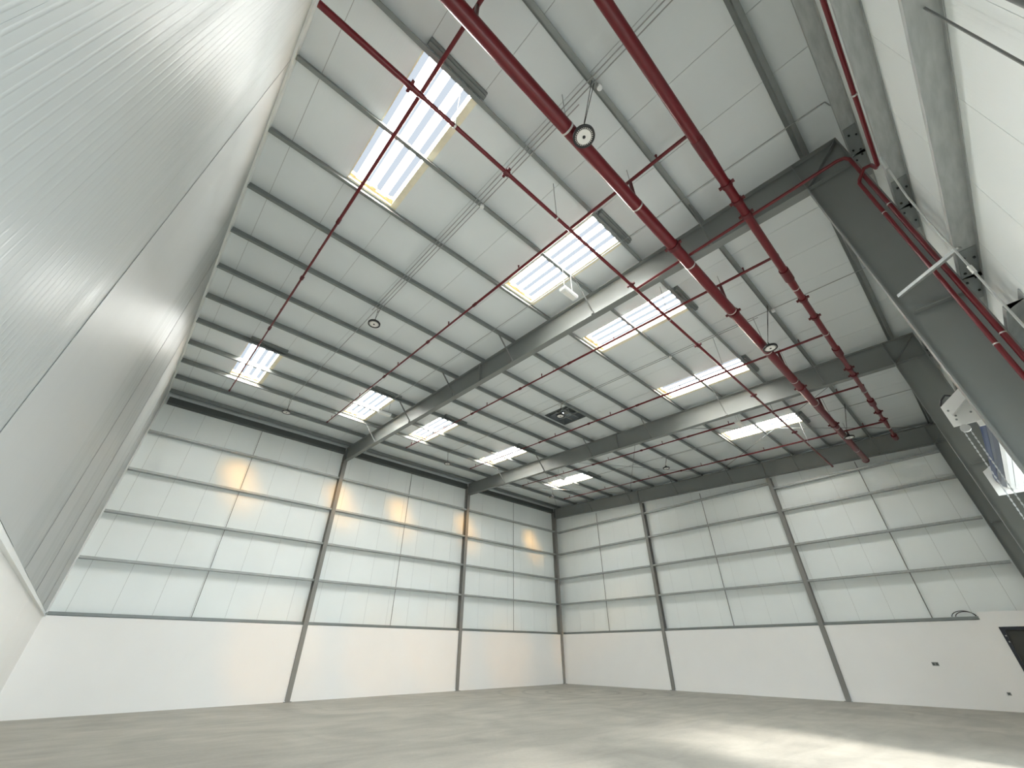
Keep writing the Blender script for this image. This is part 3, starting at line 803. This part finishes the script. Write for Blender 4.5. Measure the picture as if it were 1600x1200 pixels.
# ------------------------------------------------------------------ roller shutter in the right wall
SX, SZ, SR = 20.90, 4.24, .225
t = thing('roller_shutter', (SX, -13.2, 4.2), 'rolled up roller shutter, blue and white, behind the huge column', 'roller shutter')
yn, yf = -15.22, -11.2
br = MB().profile([(20.375, 4.045), (20.70, 4.045), (20.92, 4.10), (20.92, 4.50), (20.75, 4.60), (20.375, 4.335)], 'y', yn - .012, yn).build('bracket_plate', 'white_plate', t)
MB().bar((20.43, yn - .05, 4.18), (20.72, yn - .05, 4.415), .018, .085, up=(0, 1, 0)).build('rib', 'white_plate', br)
MB().tube([(20.705, yn - .016, 4.21), (20.705, yn - .0125, 4.21)], .062, 24).build('hole_shade_disc', 'black_cast', br)  # solid black disc painted for the shade inside the bracket's round opening
MB().tube([(20.725, yn - .02, 4.19), (20.725, yn - .0165, 4.19)], .036, 20).build('bearing', 'rod_grey', br)
for (x, z) in ((20.42, 4.26), (20.60, 4.17), (20.44, 4.12), (20.455, 4.17)):
    MB().tube([(x, yn - .022, z), (x, yn - .012, z)], .012, 8).build('bolt', 'galvanised', br)
MB().box(20.375, 21.2, yn - .012, yn + .0, 4.035, 4.045).box(20.60, 21.2, yn + .10, yn + .112, 4.0, 4.2).build('shelf_plate', 'white_plate', t)
MB().profile([(20.60, 3.96), (21.2, 3.96), (21.2, 4.55), (20.9, 4.6), (20.60, 4.42)], 'y', yf, yf + .014).build('bracket_plate', 'white_plate', t)
# the roll: slat courses around a drum
n = 14
for i in range(n):
    a0 = 2 * math.pi * i / n; a1 = 2 * math.pi * (i + .94) / n
    mid = (a0 + a1) / 2
    col = 'white_slat' if (-2.15 < (mid - 2 * math.pi if mid > math.pi else mid) < .9) else ('slate_slat' if i in (8, 10) else 'blue_slat')
    ri, ro = SR - .02, SR
    P = [(SX + r * math.cos(a), SZ + r * math.sin(a)) for (r, a) in ((ri, a0), (ro, a0), (ro + .004, mid), (ro, a1), (ri, a1))]
    MB().profile(P, 'y', yn + .16, yf - .03).build('slat', col, t)
MB().tube([(SX, yn + .05, SZ), (SX, yf - .01, SZ)], SR - .03, 20).build('drum', 'slate_slat', t)
for y in (DY0, DY1):
    s = 1 if y == DY0 else -1
    MB().box(21.04, 21.18, *sorted((y - s * .09, y - s * .02)), 0, 3.9).build('guide_rail', 'white_plate', t)
MB().tube([(20.465, yn - .03, 3.985), (20.465, yn + .01, 3.985)], .05, 16).build('chain_wheel', 'zinc', t)
ch = MB()
for xx in (20.435, 20.495):
    z = 3.97; i = 0
    while z > .9:
        if i % 2: ch.bar((xx, yn, z), (xx, yn, z - .034), .015, .005)
        else: ch.bar((xx, yn, z), (xx, yn, z - .034), .005, .015)
        z -= .028; i += 1
ch.bar((20.435, yn, .905), (20.495, yn, .905), .012, .012)
ch.build('hand_chain', 'chain', t)
cb = MB().tube([(20.55, yn + .05, 4.46), (20.48, yn + .0, 4.48), (20.42, yn - .02, 4.42), (20.385, yn + .02, 4.36)], .012, 8).build('cable', 'cable_black', t)

# ------------------------------------------------------------------ box room with a dark door in the far right corner
BY = -1.15
t = thing('box_room', (20.1, BY / 2, 0), 'white plastered box room in the far right corner', 'box room')
b0, b1, bz = 19.06, 20.45, 2.67
d0, d1, dz = 19.38, 20.38, 2.24
MB().box(b0, d0, BY, BY + .1, 0, bz).box(d1, b1, BY, BY + .1, 0, bz).box(d0, d1, BY, BY + .1, dz, bz).box(b0, b0 + .1, BY + .1, -.02, 0, bz).box(b0 + .1, b1, BY + .1, -.02, bz - .1, bz).build('shell', 'plaster', t)
fr = MB().box(d0, d0 + .085, BY - .015, BY + .1, 0, dz).box(d1 - .085, d1, BY - .015, BY + .1, 0, dz).box(d0 + .085, d1 - .085, BY - .015, BY + .1, dz - .085, dz).build('door_frame', 'navy_frame', t)
for z in (2.02, 1.86):
    MB().box(d0 + .045, d0 + .075, BY - .022, BY - .015, z - .035, z + .0).build('hinge', 'zinc', fr)
lf = MB().box(d0 + .09, d1 - .09, BY + .05, BY + .09, .01, dz - .09).build('door_leaf', 'door_leaf', t)
MB().tube([(d1 - .17, BY + .05, 1.02), (d1 - .17, BY + .0, 1.02), (d1 - .28, BY + .0, 1.02)], .011, 8).build('door_handle', 'zinc', lf)

# sockets and loose cables
t = thing('wall_socket', (17.29, -.01, 1.23), 'small double wall socket on the end wall plaster', 'socket')
MB().box(17.20, 17.38, -.014, -.001, 1.17, 1.28).build('back_plate', 'rod_grey', t)
for dx in (-.045, .045):
    MB().box(17.29 + dx - .032, 17.29 + dx + .032, -.02, -.014, 1.19, 1.26).build('outlet', 'dark_steel', t)
t = thing('wall_socket', (18.76, -.01, .46), 'tiny dark socket near the floor beside the box room', 'socket')
MB().box(18.70, 18.79, -.016, -.001, .42, .50).build('back_plate', 'rod_grey', t)
MB().box(18.72, 18.77, -.02, -.016, .44, .48).build('outlet', 'dark_steel', t)
o = MB()
for (dx, s) in ((0, 1), (.06, .85)):
    pts = []
    for i in range(15):
        a = math.pi * (1.05 - 1.1 * i / 14)
        pts.append((18.60 + dx + .26 * s * math.cos(a) + .1 * (i / 14), .08, HB + .12 + .17 * s * max(0, math.sin(a)) - .0))
    o.tube(pts, .012, 8)
o = o.build('loose_cable', 'cable_black', None, (18.6, .08, HB + .1))
tag(o, 'loop of loose dark cable on top of the plaster beside the box room', 'cable')
for o in bpy.data.objects:
    if '_o' in o: del o['_o']
